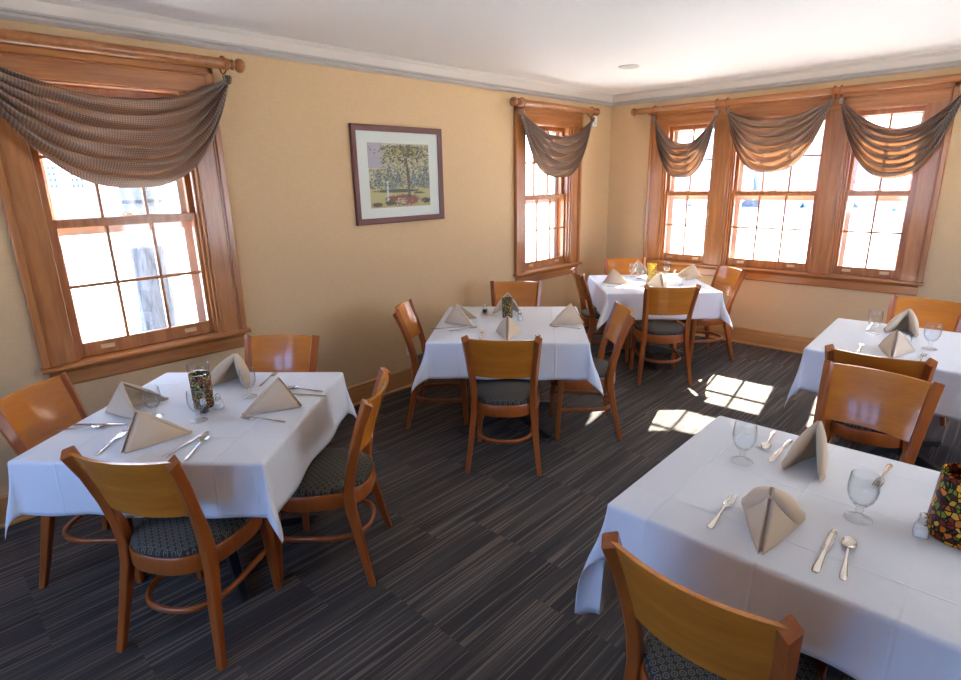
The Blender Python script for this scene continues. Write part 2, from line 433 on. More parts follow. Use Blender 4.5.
# ------------------------------------------------------------------ curtain rods and swags
def bracket_mb(T, u):
    return MB().box(u-.012, u+.012, 0, .10, 2.425, 2.437, T, .002).lathe([(.001, -.006), (.03, -.006), (.03, .006), (.001, .006)], 14, 0, 0, lambda x, y, z: T(u+x, .010+z*.8, 2.43+y))
def finial_mb(T, u, sg):
    prof = [(.001, 0), (.024, 0), (.026, .006), (.024, .012), (.015, .018), (.022, .028), (.024, .034), (.020, .041), (.012, .046), (.020, .052), (.029, .062), (.032, .075), (.029, .088), (.020, .099), (.008, .105), (.001, .106)]
    return MB().lathe(prof, 18, 0, 0, lambda x, y, z: T(u+sg*z*1.1, .105+x*1.3, 2.442+y*1.3))
def ring_mb(T, u, lean=0.):
    return MB().tube([T(u+lean*cos(a)*.3, .105+.047*sin(a), 2.4335+.047*cos(a)) for a in [2*pi*k/24 for k in range(24)]], .0055, 8, True, up=T(1, 0, 0))
def rod(T, a, b, rings, brackets, label):
    r = tag(empty('curtain_rod', T(a, .105, 2.442)), label, 'curtain rod', 'curtain rods over the windows')
    off = Vector(T(a, .105, 2.442))
    def put(mb, name, mat, sharp=35.):
        mb.v = [tuple(Vector(p)-off) for p in mb.v]; return mb.obj(name, mat, r, sharp)
    put(MB().tube([T(a+(b-a)*k/8, .105, 2.442) for k in range(9)], .030, 20), 'pole', M['rod'])
    put(finial_mb(T, a, -1), 'finial', M['rod']); put(finial_mb(T, b, 1), 'finial', M['rod'])
    for u in brackets: put(bracket_mb(T, u), 'bracket', M['rod'])
    for u in rings: put(ring_mb(T, u), 'ring', M['chair'])
    return r
rod(TL, -5.80, -4.535, [-5.775, -4.555], [-5.66, -4.64], 'brown wooden curtain rod with ball finials over the window beside the tree trunk')
rod(TL, -1.80, -.560, [-1.775, -.585], [-1.69, -.70], 'short brown wooden curtain rod over the narrow window near the corner')
rod(TBk, .43, 3.31, [.600, 1.268, 1.372, 2.300, 2.352, 3.225], [.50, 1.845, 3.26], 'long brown wooden curtain rod with rings across the triple window')

def swag(T, a, b, ze, top, bot, label, folds=6, seed=1, ptop=2.0, pbot=2.9, skew=0.):
    rnd = random.Random(seed); ph = [rnd.uniform(0, 6.28) for _ in range(6)]
    o0 = Vector(T((a+b)/2, .10, ze)); w = b-a
    def fn(u, v):
        c = 2*u-1; c2 = c-skew*(1-c*c); e = 1-abs(c2)**2
        p = ptop+(pbot-ptop)*v
        k = 1-abs(c2)**p
        vv = v+.020*sin(2*pi*folds*v+ph[0]+1.2*c)*(.3+.7*e)
        z = ze-.004-.062*v-(top+(bot-top)*vv)*k
        env = min(1., 1.-abs(c)**6)
        amp = (.016+.030*e)*(1-.5*abs(c)**8)
        fo = sin(2*pi*folds*v+ph[1]+2.1*c+.7*sin(3*c+ph[2]))+.30*sin(2*pi*folds*1.9*v+ph[3]-3.0*c)
        d = .100+.050*sin(pi*min(1, v*1.05))*e+amp*fo*(.35+.65*env)
        pinch = .012*sin(9*v*pi+ph[4])*(1-e)
        uu = a+w*u+pinch*.4+(.018*(v-.5))*(-c)*abs(c)**7
        return tuple(Vector(T(uu, max(d, .045), z))-o0)
    arc = hypot(w, 1.6*bot)
    m = MB().grid(fn, 72, 84, lambda u, v: (u*arc*.82, v*1.05))
    # gathered tuft above the ring tie at each end
    for e, sg in ((a, 1), (b, -1)):
        def tf(u, v, e=e, sg=sg):
            an = 2*pi*u; r = (.014+.012*v)*(1+.22*sin(7*an))
            return tuple(Vector(T(e+r*cos(an)*.9+sg*.004, .100+r*sin(an), ze-.045+.047*v))-o0)
        m.grid(tf, 42, 5, lambda u, v: (u*.15, v*.06))
    o = m.obj('window_swag', M['swag'], None, 60., False)
    sm = o.modifiers.new('thickness', 'SOLIDIFY'); sm.thickness = .0016; sm.offset = 0
    o.location = o0
    return tag(o, label, 'swag curtain', 'checked fabric swags over the windows')
swag(TL, -5.775, -4.530, 2.378, .150, .560, 'wide grey brown checked swag draped over the window beside the tree trunk', 6, 3, 2.2, 2.8, .05)
swag(TL, -1.765, -.545, 2.378, .200, .545, 'grey brown swag gathered over the narrow window near the corner', 5, 8, 1.9, 2.5, 0.)
swag(TBk, .592, 1.274, 2.378, .295, .590, 'small tan swag over the narrow left sash of the triple window', 5, 5, 2.2, 2.7, .05)
swag(TBk, 1.376, 2.290, 2.376, .110, .545, 'tan swag in the middle of the triple window', 6, 11, 2.0, 2.7, 0.)
swag(TBk, 2.362, 3.215, 2.376, .268, .615, 'tan swag at the right end of the triple window', 6, 14, 2.0, 2.7, .05)

# ------------------------------------------------------------------ things on walls and ceiling
def picture():
    y0, y1, z0, z1 = -3.636, -2.731, 1.429, 2.167
    r = tag(empty('framed_picture', (0, (y0+y1)/2, z0)), 'mahogany framed woodland print in a cream mat on the left wall', 'picture')
    oy, oz = (y0+y1)/2, z0; w = y1-y0; hgt = z1-z0
    f = .045; m = MB(); hw = w/2
    ring = lambda i, d: [(d, -hw+i, i), (d, hw-i, i), (d, hw-i, hgt-i), (d, -hw+i, hgt-i)]
    m.loft([ring(0, .004), ring(0, .026), ring(.006, .030), ring(f-.012, .026), ring(f, .020), ring(f, .004)], False, True)
    m.obj('frame', M['frame'], r, 25.)
    MB().box(.004, .010, -hw+.04, hw-.04, .04, hgt-.04).obj('mat_board', M['mat'], r, None)
    a0, a1, b0, b1 = -hw+.145, hw-.145, .122, hgt-.128
    nu, nv = 150, 120
    rnd = random.Random(4); px = {}
    def lerp(a, b, t): return tuple(x+(y-x)*t for x, y in zip(a, b))
    def splat(cx, cy, rx, ry, c, j=.25):
        for jx in range(max(0, int((cx-rx)*nu)), min(nu, int((cx+rx)*nu)+1)+1):
            for jy in range(max(0, int((cy-ry)*nv)), min(nv, int((cy+ry)*nv)+1)+1):
                q = hypot((jx/nu-cx)/rx, (jy/nv-cy)/ry)
                if q < 1-.35*rnd.random(): px[jx, jy] = tuple(k*(1+rnd.uniform(-j, j)) for k in c)
    for jx in range(nu+1):
        for jy in range(nv+1):
            u, v = jx/nu, jy/nv
            c = lerp((.50, .44, .22), (.50, .45, .34), v)
            if u < .24 and v > .62: c = (.40, .35, .39)
            if v < .32: c = lerp((.46, .37, .14), (.50, .44, .20), v*3)
            px[jx, jy] = tuple(k*(1+rnd.uniform(-.12, .12)) for k in c)
    pal = [(.03, .045, .03), (.06, .08, .05), (.12, .15, .10), (.24, .27, .20), (.40, .33, .10), (.55, .45, .14), (.40, .42, .34), (.09, .09, .06)]
    for k in range(1500):
        u, v = rnd.random(), rnd.uniform(.30, .95)
        if u < .2 and v > .6: continue
        splat(u, v, rnd.uniform(.008, .026), rnd.uniform(.006, .018), rnd.choice(pal))
    for fx, f0, f1, fw in ((.32, .27, .70, .12), (.14, .34, .58, .08), (.84, .32, .64, .09), (.94, .29, .74, .09), (.72, .33, .60, .07), (.46, .33, .60, .07)):
        for k in range(420):
            t = rnd.random()**.7; v = f1-(f1-f0)*t
            splat(fx+rnd.uniform(-1, 1)*fw*t, v, rnd.uniform(.006, .016), rnd.uniform(.005, .010), rnd.choice([(.035, .05, .045), (.06, .08, .065), (.16, .19, .16), (.33, .37, .31)]))
    splat(.45, .26, .44, .035, (.045, .055, .035)); splat(.80, .22, .12, .02, (.05, .06, .04))
    splat(.55, .11, .33, .11, (.21, .050, .032)); splat(.35, .13, .14, .06, (.19, .05, .035))
    splat(.91, .09, .11, .055, (.035, .045, .03)); splat(.31, .07, .10, .045, (.04, .055, .035)); splat(.10, .05, .10, .04, (.07, .06, .04))
    for k in range(90): splat(.49+rnd.gauss(0, .055), .08+rnd.gauss(0, .03), .010, .009, rnd.choice([(.62, .54, .34), (.50, .46, .30), (.20, .20, .10)]))
    for k in range(40): splat(.82+rnd.gauss(0, .03), .08+rnd.gauss(0, .02), .008, .007, (.45, .42, .22))
    for k in range(90):
        v = .15+.75*k/90
        splat(.615+.02*sin(v*5), v, .028+.05*max(0, .28-v)+.006*sin(v*17), .012, rnd.choice([(.035, .025, .02), (.07, .05, .038), (.13, .095, .07)]))
    for k in range(60): splat(.28+rnd.uniform(-.012, .012), .10+.30*rnd.random(), .010, .014, (.58, .60, .62))
    for k in range(900):
        u, v = .60+rnd.gauss(0, .20), .90+rnd.gauss(0, .075)
        if v < .98: splat(u, v, rnd.uniform(.008, .022), rnd.uniform(.006, .014), rnd.choice([(.03, .032, .02), (.06, .055, .035), (.13, .12, .06), (.42, .34, .10), (.03, .035, .025)]))
    m = MB().grid(lambda u, v: (.0108, a0+(a1-a0)*u, b0+(b1-b0)*v), nu, nv)
    me = m.mesh('artwork', M['art'], None, False)
    ca = me.color_attributes.new('paint', 'FLOAT_COLOR', 'POINT')
    for k in range(len(me.vertices)): ca.data[k].color = px[k % (nu+1), k//(nu+1)]+(1.,)
    link('artwork', me, r)
    MB().box(.014, .016, -hw+.04, hw-.04, .04, hgt-.04).obj('glazing', M['pane'], r, None)
picture()
r = tag(empty('wall_outlet', (0, -3.184, .285)), 'small white electric outlet low on the left wall behind the chair', 'outlet')
MB().box(0, .006, -.038, .038, 0, .122, None, .002).obj('cover_plate', M['plastic'], r)
for z in (.040, .082): MB().box(.006, .0075, -.014, .014, z-.012, z+.012, None, .0006).obj('socket', M['grille'], r)
r = tag(empty('wall_sensor', (0, -.395, 2.30)), 'small white sensor box beside the end of the short curtain rod', 'sensor')
MB().box(0, .035, -.045, .045, 0, .11, None, .006).obj('housing', M['plastic'], r); MB().box(.035, .037, -.025, .025, .02, .05, None, .0008).obj('lens', M['grille'], r)
r = tag(empty('ceiling_speaker', (1.03, -1.45, ZC)), 'round flat grey green speaker set in the white ceiling', 'ceiling speaker')
MB().lathe([(.060, -.001), (.075, -.010), (.085, -.008), (.088, 0), (.07, 0)], 36, cap=False).obj('rim', M['paint'], r)
MB().lathe([(.001, -.006), (.066, -.006), (.066, -.001), (.001, -.001)], 36).obj('grille', M['grille'], r)

# ------------------------------------------------------------------ chairs
def sect(x, y, z, a, b, rot, dz=(0, 0, 0, 0)):
    """chamfered rectangle, half sizes a,b ; dz tilts the ring (for sloping tops)"""
    c = min(a, b)*.22; pts = [(a, -b+c), (a, b-c), (a-c, b), (-a+c, b), (-a, b-c), (-a, -b+c), (-a+c, -b), (a-c, -b)]
    cr, sr = cos(rot), sin(rot)
    return [(x+p*cr-q*sr, y+p*sr+q*cr, z+dz[0]*p/a+dz[1]*q/b) for p, q in pts]
POST = [(.0, .223, -.245, .0135, .0135, 0), (.10, .211, -.222, .0155, .016, 0), (.22, .197, -.198, .0175, .019, 0), (.36, .184, -.168, .019, .023, .05), (.44, .180, -.163, .0195, .0235, .12),
        (.54, .182, -.178, .019, .022, .3), (.64, .188, -.203, .0195, .0195, .5), (.76, .198, -.240, .0205, .0185, .55), (.872, .208, -.283, .0205, .0175, .55)]
def post_at(z):
    for p, q in zip(POST, POST[1:]):
        if p[0] <= z <= q[0]:
            t = (z-p[0])/(q[0]-p[0]); return [p[i]+(q[i]-p[i])*t for i in range(6)]
    return POST[-1]
def seat_pt(an, k, n=2.7, A=.215, B=.215):
    c, s = cos(an), sin(an)
    x = A*k*math.copysign(abs(c)**(2/n), c); y = (B if s > 0 else B+.018)*k*math.copysign(abs(s)**(2/n), s)
    return x*(1+.10*y/.215), y
def make_chair():
    r = empty('dining_chair')
    # back legs run up into the back posts
    for sg in (-1, 1):
        rings = []
        for i, (z, x, y, a, b, rot) in enumerate(POST):
            rings.append(sect(sg*x, y, z, a, b, -sg*rot, (-sg*.006, .012) if i == len(POST)-1 else (0, 0)))
        MB().loft(rings).obj('leg', M['chair'], r, 30.)
    for sg in (-1, 1):
        fr = [(.0, .196, .186, .0125, .0125), (.14, .193, .181, .016, .016), (.36, .188, .172, .020, .020), (.437, .186, .170, .0205, .0205)]
        MB().loft([sect(sg*x, y, z, a, b, 0) for z, x, y, a, b in fr]).obj('leg', M['chair'], r, 30.)
    # curved veneer back panel
    z0, z1, nu, nv, th = .620, .872, 22, 8, .0075
    def pan(off):
        def fn(u, v):
            z = z0+(z1-z0)*v; p = post_at(z); w = p[1]-.006; c = 2*u-1
            y = p[2]+.004-.042*(1-c*c)
            # outward offset along the curve normal
            sl = .084*c/w; L = hypot(1, sl)
            return (c*w-off*(-sl)/L*-1*0 + off*sl/L*-1, y+off/L, z)
        return fn
    m = MB(); f0, f1 = pan(-th), pan(th)
    rings = []
    for j in range(nv+1):
        v = j/nv
        rings.append([f0(i/nu, v) for i in range(nu+1)]+[f1(i/nu, v) for i in range(nu, -1, -1)])
    m.loft(rings); m.obj('backrest', M['panel'], r, 40.)
    # seat frame and pad
    n = 56; A = [2*pi*k/n for k in range(n)]
    rim = lambda k, z: [seat_pt(a, k)+(z,) for a in A]
    MB().loft([rim(.955, .368), rim(.99, .368), rim(1., .374), rim(1., .434), rim(.985, .440), rim(.94, .440), rim(.90, .434), rim(.90, .374)], False, True).obj('seat_frame', M['chair'], r, 40.)
    MB().loft([rim(.89, .40), rim(.955, .441), rim(.968, .449), rim(.955, .461), rim(.90, .471), rim(.75, .480), rim(.5, .486), rim(.2, .489), rim(.02, .489)]).obj('seat', M['seat'], r, 60.)
    # bent hoop stretcher
    pth = [(-.176, .178, .205)] + [(-.172, .178-.03*k, .203) for k in range(1, 7)]
    for k in range(0, 19):
        a = pi+pi*k/18
        pth.append((.170*math.copysign(abs(cos(a))**(2/2.4), cos(a)), -.02-.196*abs(sin(a))**(2/2.4), .200))
    pth += [(.172, .178-.03*k, .203) for k in range(6, 0, -1)] + [(.176, .178, .205)]
    MB().tube(pth, .0115, 10, False, sq=1.2).obj('stretcher', M['chair'], r, 60.)
    return r
chair0 = make_chair(); first = [True]
def chair(x, y, deg, label, group):
    o = chair0 if first[0] else copy_tree(chair0)
    first[0] = False
    place(o, x, y, 0, deg-90); return tag(o, label, 'chair', group)
def from_feet(mx, my, deg, d=.245): a = radians(deg); return mx+cos(a)*d, my+sin(a)*d, deg
G1, G2, G3, G4 = 'chairs at the table below the window with the tree trunk', 'chairs at the table below the framed picture', 'chairs at the corner table', 'chairs at the two tables on the right'
for (x, y, d), lab, g in (
    (from_feet(1.625, -5.728, 121.5, .228), 'orange wood chair with its back to the viewer, beside the table under the tree-trunk window', G1),
    (from_feet(1.722, -4.806, 222.7), 'wooden chair seen from its side with patterned seat showing, right of the tree-trunk window table', G1),
    ((.790, -5.662, 43.), 'wooden chair cut by the left picture edge, under the tree-trunk window', G1),
    ((.800, -4.868, -52.), 'wooden chair against the left wall, just right of the tree-trunk window sill', G1),
    (from_feet(1.653, -3.829, 126.7), 'wooden chair facing away in front of the table below the framed picture', G2),
    (from_feet(1.798, -2.776, 222.4), 'wooden chair seen from its side, right of the table below the framed picture', G2),
    (from_feet(.551, -3.620, 38.5), 'wooden chair near the wall outlet, left of the table below the framed picture', G2),
    ((.708, -2.598, -53.), 'wooden chair against the wall behind the table below the framed picture', G2),
    (from_feet(1.685, -1.741, 131.3), 'wooden chair facing away, in front of the corner table with the gold jar', G3),
    (from_feet(1.700, -.554, 231.9), 'wooden chair under the middle sash of the triple window, right of the corner table', G3),
    ((.845, -1.38, 46.), 'wooden chair below the narrow window, left of the corner table', G3),
    ((.705, -.715, -54.), 'wooden chair in the very corner of the room behind the corner table', G3),
    ((3.290, -2.605, 94.), 'wooden chair half hidden behind another, its back to the viewer, at the far right table', G4),
    ((3.300, -1.470, -96.), 'bright orange chair against the back wall, right of the triple window', G4),
    ((3.335, -3.475, -97.), 'glossy wooden chair facing the viewer across the nearest table, window light streaking its back', G4),
    ((3.330, -4.800, 88.), 'wooden chair nearest the viewer, cut by the bottom edge, tucked at the nearest table', G4),
    ((3.890, -1.956, 180.), 'wooden chair mostly out of frame at the right end of the far right table', G4)):
    chair(x, y, d, lab, g)

# ------------------------------------------------------------------ tables and cloths
ZT = .75
def table(x, y, deg, w, l, base_deg, label):
    r = tag(empty('pedestal_table', (x, y, 0), radians(deg)), label, 'table', 'pedestal tables under white cloths')
    MB().box(-w/2+.008, w/2-.008, -l/2+.008, l/2-.008, ZT-.036, ZT-.004, None, .006).obj('tabletop', M['table'], r)
    MB().lathe([(.001, .06), (.075, .06), (.07, .085), (.042, .10), (.036, .13), (.036, .66), (.06, .69), (.16, .700), (.16, .713), (.001, .713)], 24).obj('column', M['iron'], r)
    for k in range(4):
        a = radians(base_deg-deg+90*k); d = (cos(a), sin(a)); rings = []
        for t, w2, z0, z1 in ((.03, .032, .050, .125), (.12, .030, .050, .110), (.24, .026, .032, .078), (.36, .022, .016, .048), (.43, .020, .010, .036), (.455, .014, .010, .026)):
            rings.append([(d[0]*t-d[1]*w2*s, d[1]*t+d[0]*w2*s, z) for s, z in ((-1, z0), (1, z0), (.75, z1), (-.75, z1))])
        lg = MB().loft(rings).obj('base_leg', M['iron'], r, 40.)
        MB().lathe([(.001, 0), (.02, 0), (.02, .010), (.001, .012)], 14, d[0]*.425, d[1]*.425).obj('foot_glide', M['iron'], lg)
    return r
def cloth(x, y, deg, w, l, D, label, seed, flare=.045, cone=24., tilt=None):
    """D = drops for sides -y, +x, +y, -x (local)"""
    rnd = random.Random(seed); hw, hl = w/2, l/2; R = .014; m = MB()
    corners = [(hw, -hl), (hw, hl), (-hw, hl), (-hw, -hl)]
    nrm = [(0, -1), (1, 0), (0, 1), (-1, 0)]
    rows = [0., .35, .7, 1.] ; ND = 12
    def drop(s, al):
        """s = arc length past the edge -> (outward, down) ; al = flare angle"""
        q = R*(pi/2-al)
        if s <= q: t = s/R; return R*sin(t), R*(1-cos(t))
        t = pi/2-al; o, dn = R*sin(t), R*(1-cos(t)); s -= q
        return o+s*sin(al), dn+s*cos(al)
    def svals(L): return [R*1.57*k/4 for k in range(4)]+[R*1.57+(L-R*1.57)*k/ND for k in range(ND+1)]
    NS, NC = 30, 14
    per = []                                   # perimeter columns
    for i in range(4):
        c0 = corners[(i-1) % 4]; c1 = corners[i]; nA = nrm[i]; nB = nrm[(i+1) % 4]
        ph = rnd.uniform(0, 6.28); k1 = rnd.choice([2.0, 2.5, 3.0]); dA, dB = D[i], D[(i+1) % 4]
        for k in range(NS):
            t = k/NS; px, py = c0[0]+(c1[0]-c0[0])*t, c0[1]+(c1[1]-c0[1])*t
            wv = sin(pi*t)**.7*.012*sin(2*pi*k1*t+ph)
            col = []
            for s in svals(dA):
                o, dn = drop(s, flare); o += wv*(s/dA)**1.5
                col.append((px+nA[0]*o, py+nA[1]*o, -dn))
            per.append(col)
        fold = rnd.uniform(-.25, .25)
        for k in range(NC):
            th = (pi/2)*k/NC; L = min(dA/max(cos(th), 1e-6), dB/max(sin(th), 1e-6))
            hx, hy = nA[0]*cos(th)+nB[0]*sin(th), nA[1]*cos(th)+nB[1]*sin(th)
            al = flare+radians(cone)*(sin(2*th)**1.3)
            col = []
            for s in svals(L):
                o, dn = drop(s, al*min(1., .35+.9*s/L) if s > R*1.57 else flare*.5)
                tw = fold*.10*sin(2*th)*(s/L)**2*.5
                col.append((c1[0]+hx*o-hy*tw, c1[1]+hy*o+hx*tw, -dn))
            per.append(col)
    n = len(per); rn = len(per[0])
    m.loft([[per[k][j] for k in range(n)] for j in range(rn)], False)
    m.v = [(a, b, max(c, -.70)) for a, b, c in m.v]
    # flat top : reuse the first ring
    base = len(m.v)
    ctr = len(m.v); m.v.append((0, 0, 0))
    ins = []
    for k in range(n): p = per[k][0]; m.v.append((p[0]*.5, p[1]*.5, 0))
    for k in range(n):
        l2 = (k+1) % n
        m.f.append((k, ctr+1+k, ctr+1+l2, l2)); m.f.append((ctr, ctr+1+l2, ctr+1+k))
    o = m.obj('tablecloth', M['cloth'], None, 70.)
    sm = o.modifiers.new('thickness', 'SOLIDIFY'); sm.thickness = .0022; sm.offset = -1
    place(o, x, y, ZT, deg)
    return tag(o, label, 'tablecloth', 'white cloths over the tables')
TS = [  # x, y, deg, w, l, base deg, drops (-y,+x,+y,-x), table label, cloth label
    (1.110, -5.298, 40.6, .98, 1.02, -14., (.235, .25, .25, .235), 'square black pedestal table below the window with the tree trunk', 'white cloth over the table below the tree-trunk window'),
    (1.134, -3.155, 38.5, 1.02, 1.05, -12., (.25, .25, .25, .25), 'square black pedestal table below the framed picture', 'white cloth over the table below the framed picture'),
    (1.160, -1.090, 42., 1.00, 1.00, 40., (.25, .25, .25, .25), 'square black pedestal table in the corner by the triple window', 'sunlit white cloth over the corner table'),
    (3.358, -4.295, .5, .865, .900, 45., (.205, .27, .25, .45), 'black pedestal table nearest the viewer', 'white cloth over the nearest table, its long corner hanging at left'),
    (3.348, -2.045, 2., .905, .935, 62., (.262, .20, .26, .31), 'black pedestal table right of the triple window', 'white cloth over the far right table, beyond the nearest one')]
for k, (x, y, d, w, l, bd, D, lt, lc) in enumerate(TS):
    table(x, y, d, w, l, bd, lt); cloth(x, y, d, w, l, D, lc, 20+k, (.022, .04, .04, .035, .03)[k], (11., 20., 20., 14., 9.)[k])

# ------------------------------------------------------------------ napkins
ZN = ZT+.0015
def napkin_mesh(roll=.004):
    """a standing pyramid fold: two wings joined at the ridge seam facing the diner (at the origin), open at the back"""
    m = MB(); F = Vector((0, 0, 0)); A = Vector((0, .095, .138))
    for sg in (-1, 1):
        W = Vector((sg*.125, .222, 0)); nrm = (A-F).cross(W-F).normalized()
        if nrm.dot(Vector((sg, -.4, 0))) < 0: nrm = -nrm
        for lay, (off, sc, gap) in enumerate(((0., 1., .0075), (-.013, .95, .0005))):
            def fn(u, v, lay=lay, off=off, sc=sc, gap=gap, nrm=nrm, W=W, sg=sg):
                # v: 0 seam edge F-A ... 1 at wing tip ; u along
                p = (F+(A-F)*u*sc)*(1-v)+W*v*(sc if lay else 1.)
                b = .022*sin(pi*min(1, v*1.0))*(.4+.6*sin(pi*u))*(1-v*.3)
                p = p+nrm*(b+off*(1-.6*v))+Vector((sg*gap*(1-v), 0, 0))
                p.z = max(p.z, 0.)
                return p
            m.grid(lambda u, v: tuple(fn(u, v)), 14, 14)
        # folded edge along apex - wing tip: a soft roll
        pth = [A*(1-t)+W*t+nrm*(.010*sin(pi*t)-.004) for t in [k/12 for k in range(13)]]
        m.tube([(p.x+sg*.003, p.y, max(p.z+.001, roll*(1+sin(pi*q/12))+.003)) for q, p in enumerate(pth)], [roll+roll*sin(pi*t/12) for t in range(13)], 8)
    me = m.mesh('napkin', M['napkin'], 60., False); return me
NAP, NAPR = napkin_mesh(), napkin_mesh(.015)
def napkin(fx, fy, deg, label, sx=1., s=1., rolled=False):
    o = link('napkin', NAPR if rolled else NAP); place(o, fx, fy, ZN, deg-90); o.scale = (s*sx, s, s)
    sm = o.modifiers.new('thickness', 'SOLIDIFY'); sm.thickness = .0022; sm.offset = 0
    return tag(o, label, 'napkin', 'tan napkins standing on the tables')
for a in (
    (1.341, -5.700, 117, 'tan folded napkin at the near edge of the tree-trunk window table'),
    (.790, -5.620, 45, 'tan folded napkin behind a goblet on the window side of the tree-trunk window table'),
    (.795, -4.945, -53, 'tan napkin standing open behind the clear-rimmed mosaic jar', .9, 1., True),
    (1.440, -4.990, 217, 'tan folded napkin right of the clear-rimmed mosaic jar, a fork in front'),
    (.765, -3.460, 38, 'tan folded napkin at the left of the table below the framed picture'),
    (.804, -2.790, -52, 'tan napkin behind the mosaic jar on the table below the framed picture', .85),
    (1.440, -3.540, 128, 'tan napkin in front of the mosaic jar on the table below the framed picture', .66),
    (1.570, -2.850, 205, 'tan folded napkin at the right of the table below the framed picture'),
    (.815, -1.380, 52, 'tan napkin at the left of the sunlit corner table'),
    (.720, -.560, -50, 'tan napkin behind the glasses at the back of the corner table', .8),
    (1.416, -1.330, 131, 'tan napkin in front of the gold jar on the corner table', .8),
    (1.440, -.520, 226, 'tan napkin at the right of the corner table, below the triple window'),
    (3.327, -3.945, -91, 'tan napkin seen from its open back on the far side of the nearest table', .46, 1.08, True),
    (3.362, -4.710, 100, 'tan napkin between fork and knife on the near side of the nearest table', .62, 1.02, True),
    (3.292, -1.650, -95, 'tan napkin on the far side of the far right table, by the orange chair', .68, 1., True),
    (3.314, -2.460, 92, 'tan napkin on the near side of the far right table, before the goblet', .68)):
    napkin(*a[:4], *(a[4:]))

# ------------------------------------------------------------------ glassware, jars, shakers
def goblet_mesh():
    out = [(.0005, 0), (.034, 0), (.0355, .0025), (.030, .006), (.014, .010), (.0085, .016), (.0075, .024), (.011, .030), (.0085, .036), (.0095, .041), (.020, .049), (.030, .062), (.0365, .080), (.0385, .098), (.037, .118), (.0345, .138), (.0338, .1405)]
    inn = [(.0325, .140), (.0352, .118), (.0366, .098), (.0345, .081), (.028, .064), (.018, .0525), (.006, .047), (.0005, .046)]
    return MB().lathe(out+inn, 28, cap=True).mesh('goblet', M['glass'], 50.)
GOB = goblet_mesh()
def goblet(x, y, label, s=1.):
    o = link('goblet', GOB); place(o, x, y, ZT+.001, 0); o.scale = (s, s, s); return tag(o, label, 'glass', 'stemmed clear goblets on the tables')
for a in ((1.040, -5.490, 'clear goblet between the two left napkins on the tree-trunk window table'),
          (1.240, -5.372, 'clear goblet in front of the clear-rimmed mosaic jar'),
          (1.128, -5.092, 'clear goblet to the right of the clear-rimmed mosaic jar'),
          (.870, -.900, 'leftmost clear glass on the sunlit corner table'),
          (.975, -.945, 'clear glass between the leftmost glass and the gold jar on the corner table'),
          (1.085, -.585, 'clear glass behind the gold jar, nearest the triple window'),
          (3.134, -4.205, 'clear goblet at the far left corner of the nearest table', 1.05),
          (3.518, -4.345, 'clear goblet beside the salt shaker on the nearest table', 1.05),
          (3.138, -1.935, 'clear goblet at the left of the far right table', 1.08),
          (3.447, -2.125, 'clear goblet right of the napkins on the far right table', 1.08)):
    goblet(*a)
def mosaic_jar(x, y, rb, rt, hgt, zrim, mat, label):
    r = tag(empty('mosaic_jar', (x, y, ZT+.001)), label, 'candle jar', 'mosaic glass candle jars on the tables')
    R = lambda z: rb+(rt-rb)*z/hgt
    MB().lathe([(.001, 0), (rb-.004, 0), (rb, .004), (R(zrim), zrim), (R(zrim)-.004, zrim), (rb-.006, .012), (.001, .012)], 36).obj('mosaic_sleeve', mat, r, 50.)
    if zrim < hgt-.002:
        MB().lathe([(R(zrim)-.004, zrim+.0005), (R(zrim), zrim+.0005), (rt, hgt-.002), (rt-.0015, hgt), (rt-.004, hgt-.002)], 36, cap=False).obj('clear_rim', M['glass'], r, 50.)
    MB().lathe([(.001, .0125), (.022, .0125), (.022, .04), (.001, .042)], 16).obj('candle', M['plastic'], r, 50.)
mosaic_jar(1.088, -5.292, .044, .047, .212, .165, M['mosaic_fine'], 'mosaic candle jar with a clear glass rim below the tree-trunk window')
mosaic_jar(1.030, -3.060, .038, .040, .150, .150, M['mosaic_fine'], 'slim red and green mosaic jar on the table below the framed picture')
mosaic_jar(1.170, -1.080, .043, .046, .190, .190, M['mosaic_gold'], 'glowing gold mosaic jar on the sunlit corner table')
mosaic_jar(3.750, -4.250, .086, .074, .190, .190, M['mosaic'], 'wide red and green mosaic jar cut by the right picture edge on the nearest table')
def shaker(x, y, deg, fill, label):
    r = tag(place(empty('shaker'), x, y, ZT+.001, deg), label, 'shaker', 'small glass shakers with chrome caps')
    MB().loft([sect(0, 0, z, a, a, 0) for z, a in ((0, .0165), (.004, .0185), (.030, .0165), (.040, .0125), (.0435, .0115))]).obj('glass_body', M['glass'], r, 50.)
    MB().loft([sect(0, 0, z, a, a, 0) for z, a in ((.004, .0148), (.026, .0142))]).obj('contents', M[fill], r, 50.)
    MB().lathe([(.0115, .0445), (.0135, .0445), (.014, .050), (.0115, .058), (.0125, .062), (.011, .069), (.006, .073), (.001, .0738)], 18).obj('cap', M['chrome'], r, 50.)
shaker(1.165, -5.320, 30, 'pepper', 'pepper shaker in front of the clear-rimmed mosaic jar')
shaker(1.165, -5.255, 30, 'salt', 'salt shaker at the foot of the clear-rimmed mosaic jar')
shaker(1.150, -3.060, 20, 'salt', 'salt shaker at the foot of the slim jar below the framed picture')
shaker(.785, -3.045, 20, 'pepper', 'pepper shaker left of the slim jar below the framed picture')
shaker(1.20, -.640, 20, 'salt', 'salt shaker between the napkins and glass at the window side of the corner table')
shaker(3.664, -4.325, 10, 'salt', 'salt shaker beside the wide mosaic jar on the nearest table')

